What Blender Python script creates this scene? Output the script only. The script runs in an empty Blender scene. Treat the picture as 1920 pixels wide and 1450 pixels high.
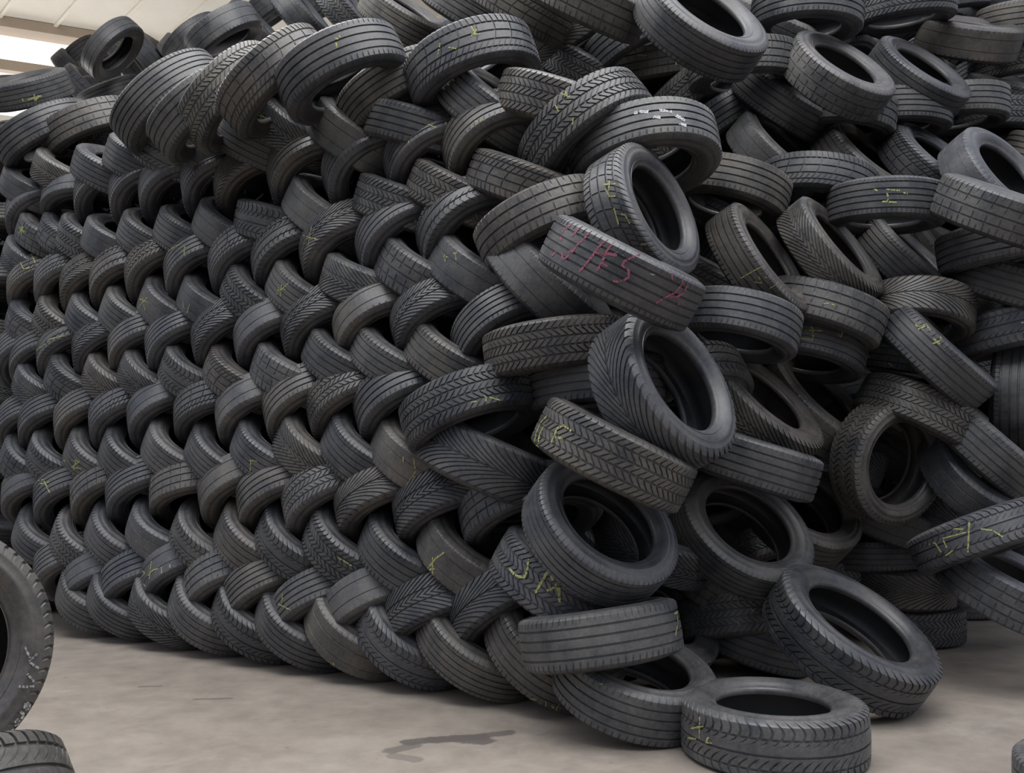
import bpy, bmesh, math, random
from mathutils import Vector, Matrix
C = bpy.context.scene.collection
rnd = random.Random(7)

# ---------------------------------------------------------------- camera, sky, lights, exposure
F_PX, HORIZON, CAM_H = 1650.0, 862.0, 1.0
PITCH = math.atan((HORIZON - 725.0) / F_PX)
scene = bpy.context.scene
cam_data = bpy.data.cameras.new('camera')
cam = bpy.data.objects.new('camera', cam_data); C.objects.link(cam)
cam_data.sensor_fit = 'HORIZONTAL'; cam_data.sensor_width = 36.0
cam_data.lens = 36.0 * F_PX / 1920.0
cam_data.clip_end = 200
cam.location = (0, 0, CAM_H)
cam.rotation_euler = (math.pi / 2 + PITCH, 0, 0)
scene.camera = cam
scene.view_settings.view_transform = 'Standard'
scene.view_settings.look = 'None'
scene.view_settings.gamma = 1.0
scene.view_settings.use_curve_mapping = False
scene.view_settings.exposure = 0.32

world = bpy.data.worlds.new('overcast_sky'); scene.world = world
world.use_nodes = True
nt = world.node_tree; nt.nodes.clear()
wo = nt.nodes.new('ShaderNodeOutputWorld'); bg = nt.nodes.new('ShaderNodeBackground')
tc = nt.nodes.new('ShaderNodeTexCoord'); sp = nt.nodes.new('ShaderNodeSeparateXYZ')
mr = nt.nodes.new('ShaderNodeMapRange'); cr = nt.nodes.new('ShaderNodeValToRGB')
nt.links.new(tc.outputs['Generated'], sp.inputs[0]); nt.links.new(sp.outputs['Z'], mr.inputs['Value'])
mr.inputs['From Min'].default_value = -1.0; mr.inputs['From Max'].default_value = 1.0
nt.links.new(mr.outputs[0], cr.inputs[0]); nt.links.new(cr.outputs[0], bg.inputs[0]); nt.links.new(bg.outputs[0], wo.inputs[0])
cr.color_ramp.elements[0].position = 0.45; cr.color_ramp.elements[0].color = (0.04, 0.04, 0.04, 1)
cr.color_ramp.elements[1].position = 1.0; cr.color_ramp.elements[1].color = (1.15, 1.22, 1.42, 1)
e = cr.color_ramp.elements.new(0.6); e.color = (0.46, 0.485, 0.56, 1)
bg.inputs['Strength'].default_value = 0.8

def area(name, loc, target, size, sizey, power, col):
    d = bpy.data.lights.new(name, 'AREA'); d.shape = 'RECTANGLE'; d.size = size; d.size_y = sizey
    d.energy = power; d.color = col
    o = bpy.data.objects.new(name, d); C.objects.link(o); o.location = loc
    o.rotation_euler = (Vector(target) - Vector(loc)).to_track_quat('-Z', 'Y').to_euler()
    return o
area('skylight', (-0.2, 2.6, 5.4), (0.1, 3.1, 0.0), 8.0, 4.0, 430, (1.0, 0.98, 0.95))

# ---------------------------------------------------------------- pixel -> ray helpers (frame 1920x1450)
CP, SP_ = math.cos(PITCH), math.sin(PITCH)
CAM = Vector((0, 0, CAM_H))
AX_R, AX_F, AX_U = Vector((1, 0, 0)), Vector((0, CP, SP_)), Vector((0, -SP_, CP))
def ray(px, py):
    return (AX_R * ((px - 960) / F_PX) + AX_U * ((725 - py) / F_PX) + AX_F)
def at_depth(px, py, d):
    return CAM + ray(px, py) * d
def project(p):
    q = p - CAM; d = q.dot(AX_F)
    return (960 + F_PX * q.dot(AX_R) / d, 725 - F_PX * q.dot(AX_U) / d, d)

# ---------------------------------------------------------------- materials
def new_mat(name):
    m = bpy.data.materials.new(name); m.use_nodes = True
    n = m.node_tree; b = n.nodes['Principled BSDF']
    return m, n, b
def nd(n, kind, **kw):
    x = n.nodes.new(kind)
    for k, v in kw.items():
        if k in x.inputs: x.inputs[k].default_value = v
        else: setattr(x, k, v)
    return x
def rubber(name, dark, dust, dust_amt, rough, bump_scale=90, bump=0.15):
    m, n, b = new_mat(name)
    tc = nd(n, 'ShaderNodeTexCoord'); oi = nd(n, 'ShaderNodeObjectInfo')
    add = nd(n, 'ShaderNodeVectorMath', operation='ADD')
    mul = nd(n, 'ShaderNodeVectorMath', operation='SCALE')
    n.links.new(oi.outputs['Color'], mul.inputs[0]); mul.inputs['Scale'].default_value = 31.0
    n.links.new(tc.outputs['Object'], add.inputs[0]); n.links.new(mul.outputs[0], add.inputs[1])
    n1 = nd(n, 'ShaderNodeTexNoise', Scale=6.0, Detail=6.0, Roughness=0.62)
    n2 = nd(n, 'ShaderNodeTexNoise', Scale=60.0, Detail=8.0, Roughness=0.8)
    n.links.new(add.outputs[0], n1.inputs['Vector']); n.links.new(add.outputs[0], n2.inputs['Vector'])
    ma = nd(n, 'ShaderNodeMath', operation='MULTIPLY_ADD'); n.links.new(n2.outputs['Fac'], ma.inputs[0])
    ma.inputs[1].default_value = 0.9; n.links.new(n1.outputs['Fac'], ma.inputs[2])
    mrn = nd(n, 'ShaderNodeMapRange'); n.links.new(ma.outputs[0], mrn.inputs['Value'])
    mrn.inputs['From Min'].default_value = 0.74; mrn.inputs['From Max'].default_value = 1.22
    mrn.inputs['To Max'].default_value = dust_amt
    mix = nd(n, 'ShaderNodeMix', data_type='RGBA')
    n.links.new(mrn.outputs[0], mix.inputs['Factor'])
    mix.inputs[6].default_value = (*dark, 1); mix.inputs[7].default_value = (*dust, 1)
    # tint of the single tire comes from its object colour
    mx2 = nd(n, 'ShaderNodeMix', data_type='RGBA', blend_type='MULTIPLY'); mx2.inputs['Factor'].default_value = 1.0
    n.links.new(mix.outputs[2], mx2.inputs[6]); n.links.new(oi.outputs['Color'], mx2.inputs[7])
    n.links.new(mx2.outputs[2], b.inputs['Base Color'])
    rr = nd(n, 'ShaderNodeMapRange'); n.links.new(n1.outputs['Fac'], rr.inputs['Value'])
    rr.inputs['From Min'].default_value = 0.3; rr.inputs['From Max'].default_value = 0.7
    rr.inputs['To Min'].default_value = rough - 0.1; rr.inputs['To Max'].default_value = rough + 0.14
    n.links.new(rr.outputs[0], b.inputs['Roughness'])
    b.inputs['Specular IOR Level'].default_value = 0.5
    nb = nd(n, 'ShaderNodeTexNoise', Scale=float(bump_scale), Detail=3.0); n.links.new(tc.outputs['Object'], nb.inputs['Vector'])
    bp = nd(n, 'ShaderNodeBump', Strength=bump, Distance=0.004)
    n.links.new(nb.outputs['Fac'], bp.inputs['Height']); n.links.new(bp.outputs[0], b.inputs['Normal'])
    return m
M_TREAD = rubber('worn_tread_rubber', (0.027, 0.029, 0.033), (0.105, 0.096, 0.084), 0.85, 0.43)
M_SIDE = rubber('sidewall_rubber', (0.026, 0.027, 0.030), (0.095, 0.084, 0.073), 0.8, 0.40, 60, 0.1)
M_LINER = rubber('inner_liner_rubber', (0.024, 0.025, 0.028), (0.05, 0.047, 0.043), 0.5, 0.48, 70, 0.1)
def plain(name, col, rough=0.7, metal=0.0):
    m, n, b = new_mat(name)
    b.inputs['Base Color'].default_value = (*col, 1); b.inputs['Roughness'].default_value = rough; b.inputs['Metallic'].default_value = metal
    ns = nd(n, 'ShaderNodeTexNoise', Scale=120.0, Detail=4.0); mix = nd(n, 'ShaderNodeMix', data_type='RGBA')
    n.links.new(ns.outputs['Fac'], mix.inputs['Factor'])
    mix.inputs[6].default_value = (*[c * 0.8 for c in col], 1); mix.inputs[7].default_value = (*[min(1, c * 1.15) for c in col], 1)
    n.links.new(mix.outputs[2], b.inputs['Base Color'])
    return m

# ---------------------------------------------------------------- tire meshes
R0, W0 = 0.31, 0.20        # unit tire: outer radius and section width, scaled per tire
def finish(bm, name, mat, ang=35):
    bmesh.ops.recalc_face_normals(bm, faces=bm.faces)
    me = bpy.data.meshes.new(name); bm.to_mesh(me); bm.free()
    for p in me.polygons: p.use_smooth = True
    me.set_sharp_from_angle(angle=math.radians(ang))
    me.materials.append(mat); return me

def crown_r(v):            # v in -1..1 over the tread
    a = abs(v)
    r = R0 - 0.005 * a * a
    if a > 0.78: r -= 0.024 * ((a - 0.78) / 0.22) ** 1.9
    return r
HALF = 0.5 * W0
def tread_z(v):
    a = abs(v); s = 1 if v >= 0 else -1
    if a <= 0.78: return s * a * HALF * 1.06
    t = (a - 0.78) / 0.22
    return s * HALF * (0.78 * 1.06 + 0.205 * t - 0.035 * t * t)

def make_tread(name, rings, pitch_n, shear, cut, depth=0.0062, lat_depth=0.0055, gw=0.03, lg=0.2):
    """rings: circumferential groove places; shear(v): slant of the cross grooves; cut(v): True where cross grooves exist"""
    pts = set()
    for g in rings:
        for q in (g - gw - 0.012, g - gw, g + gw, g + gw + 0.012): pts.add((round(q, 4)))
    k = -1.0
    while k <= 1.001:
        if all(abs(k - g) > gw + 0.03 for g in rings): pts.add(round(k, 4))
        k += 0.1
    vs = sorted(pts)
    vs = [v for v in vs if -1 <= v <= 1]
    cols = []
    for i in range(pitch_n):
        for off, sunk in ((0, 0), (0.97 - lg - 0.03, 0), (0.97 - lg, 1), (0.97, 1)): cols.append(((i + off) / pitch_n, sunk, i))
    bm = bmesh.new(); grid = []
    for (t, sunk, i) in cols:
        row = []
        for v in vs:
            d = 0.0
            for g in rings:
                if abs(v - g) <= gw + 0.001: d = depth
            if sunk and cut(v, i) and abs(v) < 0.985: d = max(d, lat_depth)
            r = crown_r(v) - d
            ph = 2 * math.pi * (t + shear(v) / pitch_n)
            row.append(bm.verts.new((r * math.cos(ph), r * math.sin(ph), tread_z(v))))
        grid.append(row)
    n = len(grid)
    for i in range(n):
        a, b = grid[i], grid[(i + 1) % n]
        for j in range(len(vs) - 1):
            bm.faces.new((a[j], b[j], b[j + 1], a[j + 1]))
    return finish(bm, name, M_TREAD, 30)

def lathe(name, prof, segs, mat, ribs=0):
    bm = bmesh.new(); rows = []
    for i in range(segs):
        ph = 2 * math.pi * i / segs; c, s = math.cos(ph), math.sin(ph)
        rows.append([bm.verts.new((r * c, r * s, z)) for r, z in prof])
    for i in range(segs):
        a, b = rows[i], rows[(i + 1) % segs]
        for j in range(len(prof) - 1): bm.faces.new((a[j], b[j], b[j + 1], a[j + 1]))
    return finish(bm, name, mat, 40)

RE, ZE = crown_r(1.0), tread_z(1.0)
def side_profile(s, k=1.0):
    p = [(RE, ZE), (RE - 0.004, ZE + 0.0012), (RE - 0.006, ZE + 0.0005), (RE - 0.022, ZE + 0.0055), (RE - 0.024, ZE + 0.0065), (RE - 0.036, ZE + 0.0065),
         (RE - 0.038, ZE + 0.0058), (RE - 0.052, ZE + 0.002), (RE - 0.064, ZE - 0.006), (RE - 0.066, ZE - 0.0045), (RE - 0.072, ZE - 0.009), (RE - 0.078, ZE - 0.0135),
         (0.198, ZE - 0.016), (0.193, ZE - 0.018), (0.188, ZE - 0.024), (0.186, ZE - 0.036), (0.190, ZE - 0.043), (0.200, ZE - 0.036),
         (0.225, ZE - 0.018), (0.25, ZE - 0.010), (0.272, ZE - 0.011), (0.285, ZE - 0.020)]
    return [(RE - (RE - r) * k if r < RE - 0.03 else r, s * z) for r, z in p[:-2]] + [(p[-2][0], s * p[-2][1]), (p[-1][0], s * p[-1][1])]
def liner_profile():
    q = [(0.285, ZE - 0.020), (0.2935, ZE - 0.032), (0.297, ZE - 0.055), (0.298, 0)]
    return [(r, z) for r, z in q] + [(r, -z) for r, z in reversed(q[:-1])]
SIDES = {}
def sides(k):
    if k not in SIDES: SIDES[k] = (lathe('sidewall', side_profile(1, k), 112, M_SIDE), lathe('sidewall', side_profile(-1, k), 112, M_SIDE))
    return SIDES[k]
ME_LINER = lathe('inner_liner', liner_profile(), 72, M_LINER)
always = lambda v, i: True
TREADS = {
 'rib4':  make_tread('tread', (-0.5, -0.17, 0.17, 0.5), 72, lambda v: 0.6 * v, lambda v, i: abs(v) > 0.66, lat_depth=0.004),
 'rib3':  make_tread('tread', (-0.42, 0.0, 0.42), 64, lambda v: 0.3 * abs(v), lambda v, i: abs(v) > 0.6 or (i % 2 == 0 and abs(v) > 0.1), lat_depth=0.004, gw=0.03),
 'chev':  make_tread('tread', (-0.22, 0.22), 58, lambda v: 5.5 * (1 - abs(v)) ** 1.2, always, lat_depth=0.007, gw=0.022, lg=0.3),
 'vee':   make_tread('tread', (0.0,), 46, lambda v: 5.0 * (1 - abs(v)) ** 1.7, always, lat_depth=0.007, gw=0.03, lg=0.24),
 'block': make_tread('tread', (-0.5, -0.17, 0.17, 0.5), 66, lambda v: 0.5 * math.sin(v * 9.0), always, lat_depth=0.007, gw=0.025, lg=0.25),
 'wave':  make_tread('tread', (-0.55, -0.1, 0.4), 60, lambda v: 2.2 * math.sin(v * 2.6), lambda v, i: abs(v) > 0.2, lat_depth=0.0055, gw=0.03),
 'asym':  make_tread('tread', (-0.48, -0.1, 0.28, 0.6), 70, lambda v: 1.6 * v * v + 1.2 * v, lambda v, i: v > 0.3 or v < -0.5 or i % 3 == 0, lat_depth=0.0045, gw=0.03),
 'bald':  make_tread('tread', (-0.35, 0.35), 60, lambda v: 0.4 * v, lambda v, i: abs(v) > 0.74, depth=0.003, lat_depth=0.0018, gw=0.02),
 'twin':  make_tread('tread', (-0.62, -0.3, -0.02, 0.26, 0.58), 80, lambda v: 0.2 * v, lambda v, i: abs(v) > 0.68, lat_depth=0.003, gw=0.028),
}
PATS = ['rib4', 'rib4', 'rib3', 'block', 'asym', 'bald', 'twin', 'twin', 'wave', 'rib4', 'chev', 'bald']
TINTS = [(1, 1, 1), (0.9, 0.93, 1.0), (1.12, 1.06, 0.97), (0.78, 0.8, 0.84), (1.2, 1.2, 1.2), (1.05, 0.98, 0.9), (0.85, 0.86, 0.9), (0.95, 0.97, 1.05)]

def empty(name, loc=(0, 0, 0)):
    o = bpy.data.objects.new(name, None); C.objects.link(o); o.location = loc
    o.empty_display_size = 0.1
    return o
def part(name, me, parent, tint=None):
    o = bpy.data.objects.new(name, me); C.objects.link(o); o.parent = parent
    if tint: o.color = (*tint, 1)
    return o
TIRES = []
ID = {}
def frame_from_axis(axis, spin):
    z = axis.normalized(); h = Vector((0, 0, 1)) if abs(z.z) < 0.9 else Vector((0, 1, 0))
    x = h.cross(z).normalized(); y = z.cross(x)
    m = Matrix((x, y, z)).transposed()
    return (m @ Matrix.Rotation(spin, 3, 'Z')).to_4x4()
def tire(center, axis, D=0.6, W=0.19, pat=None, tint=None, label='', group='', key=None, spin=None, low=None):
    if low is None: low = rnd.choice((1, 1, 0.9))
    center = Vector(center); center.z = max(center.z, D / 2 * math.sqrt(max(0, 1 - axis.normalized().z ** 2)) + W / 2 * abs(axis.normalized().z) - 0.012)   # nothing sinks into the floor
    if spin is None: spin = rnd.uniform(0, 6.28)
    pat = pat or rnd.choice(PATS); tint = tint or rnd.choice(TINTS)
    t = empty('tire')
    k = D / (2 * R0)
    t.matrix_world = Matrix.Translation(center) @ frame_from_axis(axis, spin) @ Matrix.Diagonal((k, k, W / W0, 1))
    tint = tuple(x * g for x, g in zip(tint, (1.15, 1.2, 1.27)))
    part('tread', TREADS[pat], t, tint)
    st, sb = sides(low)
    part('sidewall', st, t, tint); part('sidewall', sb, t, tint)
    part('inner_liner', ME_LINER, t, tint)
    t['label'] = label; t['category'] = 'tire'
    if group: t['group'] = group
    TIRES.append(t)
    rec = dict(o=t, c=Vector(center), a=axis.normalized(), D=D, W=W)
    if key: ID[key] = rec
    return rec

# ---------------------------------------------------------------- the woven wall
U = Vector((0.862, -0.507, 0)).normalized(); NRM = Vector((-U.y * -1, -U.x, 0)).normalized()
NRM = Vector((-0.507, -0.862, 0)).normalized(); Z = Vector((0, 0, 1))
# floor line of the wall
P0 = at_depth(960, 725, 1) * 0 + Vector((-2.6 + 0.0, 4.93, 0))
LEAN = 0.03
# ---------------------------------------------------------------- floor, roof and back wall of the shed
def struct(name, bm, m):
    me = bpy.data.meshes.new(name); bmesh.ops.recalc_face_normals(bm, faces=bm.faces); bm.to_mesh(me); bm.free()
    if m: me.materials.append(m)
    o = bpy.data.objects.new(name, me); C.objects.link(o); o['kind'] = 'structure'; return o
def hexa(bm, pts):
    v = [bm.verts.new(p) for p in pts]
    for f in ((0, 1, 2, 3), (7, 6, 5, 4), (0, 4, 5, 1), (1, 5, 6, 2), (2, 6, 7, 3), (3, 7, 4, 0)): bm.faces.new([v[i] for i in f])
def bar(bm, a, b, w, h, up=Vector((0, 0, 1))):
    d = (b - a).normalized(); s = d.cross(up).normalized() * (w / 2); u = s.cross(d).normalized() * (h / 2)
    hexa(bm, [a - s - u, a + s - u, a + s + u, a - s + u, b - s - u, b + s - u, b + s + u, b - s + u])
def hit_plane(px, py, p, n):
    r = ray(px, py); return CAM + r * ((p - CAM).dot(n) / r.dot(n))

def concrete():
    m, n, b = new_mat('worn_concrete')
    tc = nd(n, 'ShaderNodeTexCoord')
    big = nd(n, 'ShaderNodeTexNoise', Scale=1.3, Detail=6.0, Roughness=0.6, Distortion=0.4); mid = nd(n, 'ShaderNodeTexNoise', Scale=7.0, Detail=7.0, Roughness=0.65)
    fine = nd(n, 'ShaderNodeTexNoise', Scale=60.0, Detail=5.0, Roughness=0.7)
    for x in (big, mid, fine): n.links.new(tc.outputs['Object'], x.inputs['Vector'])
    r1 = nd(n, 'ShaderNodeValToRGB'); n.links.new(big.outputs['Fac'], r1.inputs[0])
    r1.color_ramp.elements[0].position = 0.32; r1.color_ramp.elements[0].color = (0.195, 0.166, 0.138, 1)
    r1.color_ramp.elements[1].position = 0.68; r1.color_ramp.elements[1].color = (0.262, 0.230, 0.194, 1)
    e = r1.color_ramp.elements.new(0.5); e.color = (0.232, 0.200, 0.168, 1)
    m1 = nd(n, 'ShaderNodeMix', data_type='RGBA', blend_type='OVERLAY'); m1.inputs['Factor'].default_value = 0.45
    n.links.new(r1.outputs[0], m1.inputs[6]); n.links.new(mid.outputs['Fac'], m1.inputs[7])
    # small dark specks and pits
    vo = nd(n, 'ShaderNodeTexVoronoi', Scale=6.5, Randomness=1.0); n.links.new(tc.outputs['Object'], vo.inputs['Vector'])
    lt = nd(n, 'ShaderNodeMapRange'); n.links.new(vo.outputs['Distance'], lt.inputs['Value'])
    lt.inputs['From Min'].default_value = 0.035; lt.inputs['From Max'].default_value = 0.075; lt.inputs['To Min'].default_value = 0.65; lt.inputs['To Max'].default_value = 0.0
    sx = nd(n, 'ShaderNodeMath', operation='MULTIPLY'); n.links.new(lt.outputs[0], sx.inputs[0]); n.links.new(fine.outputs['Fac'], sx.inputs[1])
    m2 = nd(n, 'ShaderNodeMix', data_type='RGBA'); n.links.new(sx.outputs[0], m2.inputs['Factor'])
    n.links.new(m1.outputs[2], m2.inputs[6]); m2.inputs[7].default_value = (0.06, 0.052, 0.045, 1)
    # pale rubbed streaks
    wv = nd(n, 'ShaderNodeTexNoise', Scale=2.2, Detail=5.0, Roughness=0.7, Distortion=1.6); n.links.new(tc.outputs['Object'], wv.inputs['Vector'])
    ws = nd(n, 'ShaderNodeMapRange'); n.links.new(wv.outputs['Fac'], ws.inputs['Value'])
    ws.inputs['From Min'].default_value = 0.56; ws.inputs['From Max'].default_value = 0.72; ws.inputs['To Max'].default_value = 0.45
    m3 = nd(n, 'ShaderNodeMix', data_type='RGBA'); n.links.new(ws.outputs[0], m3.inputs['Factor'])
    n.links.new(m2.outputs[2], m3.inputs[6]); m3.inputs[7].default_value = (0.32, 0.295, 0.262, 1)
    # oily stains: distance to short line segments on the floor, edge broken by noise
    last = m3
    for (ax_, ay_, bx_, by_, wdt, strength, col) in STAINS:
        wob = nd(n, 'ShaderNodeTexNoise', Scale=16.0, Detail=6.0, Roughness=0.65); n.links.new(tc.outputs['Object'], wob.inputs['Vector'])
        dist = nd(n, 'ShaderNodeVectorMath', operation='SUBTRACT'); n.links.new(tc.outputs['Object'], dist.inputs[0]); dist.inputs[1].default_value = (ax_, ay_, 0)
        ab = Vector((bx_ - ax_, by_ - ay_, 0))
        dt = nd(n, 'ShaderNodeVectorMath', operation='DOT_PRODUCT'); n.links.new(dist.outputs[0], dt.inputs[0]); dt.inputs[1].default_value = ab / ab.length_squared
        cl = nd(n, 'ShaderNodeClamp'); n.links.new(dt.outputs['Value'], cl.inputs[0])
        sc = nd(n, 'ShaderNodeVectorMath', operation='SCALE'); sc.inputs[0].default_value = ab; n.links.new(cl.outputs[0], sc.inputs['Scale'])
        s2 = nd(n, 'ShaderNodeVectorMath', operation='SUBTRACT'); n.links.new(dist.outputs[0], s2.inputs[0]); n.links.new(sc.outputs[0], s2.inputs[1])
        ln = nd(n, 'ShaderNodeVectorMath', operation='LENGTH'); n.links.new(s2.outputs[0], ln.inputs[0])
        wa = nd(n, 'ShaderNodeMath', operation='MULTIPLY_ADD'); n.links.new(wob.outputs['Fac'], wa.inputs[0]); wa.inputs[1].default_value = wdt * 1.5; wa.inputs[2].default_value = -wdt * 0.75
        ad = nd(n, 'ShaderNodeMath', operation='ADD'); n.links.new(ln.outputs['Value'], ad.inputs[0]); n.links.new(wa.outputs[0], ad.inputs[1])
        mp = nd(n, 'ShaderNodeMapRange'); n.links.new(ad.outputs[0], mp.inputs['Value'])
        mp.inputs['From Min'].default_value = wdt * 0.75; mp.inputs['From Max'].default_value = wdt * 1.05
        mp.inputs['To Min'].default_value = strength; mp.inputs['To Max'].default_value = 0.0
        mm = nd(n, 'ShaderNodeMix', data_type='RGBA'); n.links.new(mp.outputs[0], mm.inputs['Factor'])
        n.links.new(last.outputs[2], mm.inputs[6]); mm.inputs[7].default_value = (*col, 1); last = mm
    n.links.new(last.outputs[2], b.inputs['Base Color'])
    b.inputs['Roughness'].default_value = 0.72
    bp = nd(n, 'ShaderNodeBump', Strength=0.25, Distance=0.006); n.links.new(fine.outputs['Fac'], bp.inputs['Height']); n.links.new(bp.outputs[0], b.inputs['Normal'])
    return m
def fl(px, py): p = hit_plane(px, py, Vector((0, 0, 0)), Z); return p
Z = Vector((0, 0, 1))
def seg(x0, y0, x1, y1, w, s, col=(0.085, 0.073, 0.066)):
    a, b = fl(x0, y0), fl(x1, y1); return (a.x, a.y, b.x, b.y, w, s, col)
STAINS = [seg(768, 1392, 830, 1386, 0.036, 0.9), seg(815, 1388, 905, 1383, 0.044, 0.9), seg(860, 1387, 905, 1390, 0.046, 0.9), seg(890, 1382, 955, 1374, 0.03, 0.85),
          seg(735, 1408, 775, 1398, 0.034, 0.7), seg(738, 1418, 780, 1425, 0.03, 0.5), seg(1752, 1220, 1850, 1212, 0.09, 0.35),
          seg(265, 1288, 300, 1287, 0.016, 0.6), seg(368, 1312, 430, 1310, 0.016, 0.6)]
bm = bmesh.new()
vs = [bm.verts.new(p) for p in ((-14, -3, 0), (16, -3, 0), (16, 18, 0), (-14, 18, 0))]
bm.faces.new(vs); struct('floor', bm, concrete())

def sheet_mat(name, col, rough=0.5):
    m, n, b = new_mat(name); tc = nd(n, 'ShaderNodeTexCoord')
    ns = nd(n, 'ShaderNodeTexNoise', Scale=2.5, Detail=6.0, Roughness=0.6); n.links.new(tc.outputs['Object'], ns.inputs['Vector'])
    mx = nd(n, 'ShaderNodeMix', data_type='RGBA'); n.links.new(ns.outputs['Fac'], mx.inputs['Factor'])
    mx.inputs[6].default_value = (*[c * 0.86 for c in col], 1); mx.inputs[7].default_value = (*[min(1, c * 1.06) for c in col], 1)
    n.links.new(mx.outputs[2], b.inputs['Base Color']); b.inputs['Roughness'].default_value = rough
    return m
M_SHEET = sheet_mat('painted_roof_sheet', (0.80, 0.76, 0.69)); M_BEAM = sheet_mat('beige_steel', (0.42, 0.34, 0.27)); M_WALLB = sheet_mat('back_wall_paint', (0.7, 0.67, 0.62))
def daylight(name, col, s):
    m, n, b = new_mat(name); b.inputs['Base Color'].default_value = (*col, 1)
    b.inputs['Emission Color'].default_value = (*col, 1); b.inputs['Emission Strength'].default_value = s; return m
M_DAY = daylight('bright_daylight_glazing', (1.0, 0.99, 0.95), 1.0)
# the back wall recedes a little towards the right
WA = at_depth(-900, 70, 11.0); WB = at_depth(700, 70, 15.1)
WDIR = Vector((WB.x - WA.x, WB.y - WA.y, 0)).normalized(); WN = Vector((WDIR.y, -WDIR.x, 0))
def on_wall(px, py): return hit_plane(px, py, Vector((WA.x, WA.y, 0)), WN)
EAVE_Z = on_wall(0, 62).z
def wall_rect(bm, z0, z1, off0=0.0, off1=0.15):
    a = Vector((WA.x, WA.y, 0)) - WDIR * 3; b = Vector((WB.x, WB.y, 0)) + WDIR * 6
    hexa(bm, [a + WN * off0 + Z * z0, b + WN * off0 + Z * z0, b - WN * off1 + Z * z0, a - WN * off1 + Z * z0,
              a + WN * off0 + Z * z1, b + WN * off0 + Z * z1, b - WN * off1 + Z * z1, a - WN * off1 + Z * z1])
zg0, zg1 = on_wall(0, 117).z, on_wall(0, 136).z
bm = bmesh.new(); wall_rect(bm, 0, on_wall(0, 215).z); struct('wall_back', bm, M_WALLB)
bm = bmesh.new(); wall_rect(bm, zg1 - 3.0, EAVE_Z, -0.02, 0.05); struct('window_1', bm, M_DAY)
bm = bmesh.new(); wall_rect(bm, zg1, zg0, 0.14, 0.0); struct('trim_1', bm, M_BEAM)
bm = bmesh.new(); wall_rect(bm, EAVE_Z - 0.02, EAVE_Z + 0.13, 0.30, 0.05); struct('trim_2', bm, M_BEAM)
# sloping roof sheets with standing seams
E0 = Vector((WA.x, WA.y, EAVE_Z + 0.13)) - WDIR * 3; E1 = Vector((WB.x, WB.y, EAVE_Z + 0.13)) + WDIR * 6
RUN = Vector((0.7, -0.714, 0.03)) * 7.5
RN = WDIR.cross(RUN).normalized(); RN = RN if RN.z > 0 else -RN
bm = bmesh.new(); hexa(bm, [E0, E1, E1 + RUN, E0 + RUN, E0 + RN * 0.05, E1 + RN * 0.05, E1 + RUN + RN * 0.05, E0 + RUN + RN * 0.05])
L = (E1 - E0).length; k = 0.2
while k < L:
    a = E0 + WDIR * k - RN * 0.02
    bar(bm, a, a + RUN, 0.045, 0.05, RN); k += 0.72
struct('ceiling', bm, M_SHEET)
# added fill lamp out of view, brightens the roof sheets from below
area('roof_fill_light', (-6.8, 9.6, 3.0), (-5.0, 11.5, 8.5), 3.0, 3.0, 130, (1.0, 0.98, 0.94))
FLOOR_A = hit_plane(90, 1196, Vector((0, 0, 0)), Z); FLOOR_B = hit_plane(840, 1332, Vector((0, 0, 0)), Z)
U = (FLOOR_B - FLOOR_A).normalized(); NRM = Vector((U.y, -U.x, 0))
LEAN = 0.04
PN = (NRM + Z * LEAN).normalized()          # the face leans back a little
def wall_axis(kind, th):
    t = math.radians(th)
    if kind == '/': return (U * math.sin(t) - Z * math.cos(t) + NRM * TURN['/']).normalized()
    return (U * math.sin(t) + Z * math.cos(t) + NRM * TURN['\\']).normalized()
TURN = {'/': 0.26, '\\': 0.08}
def half_height(ax, D, W): return D / 2 * math.sqrt(1 - ax.z ** 2) + W / 2 * abs(ax.z)
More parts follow.
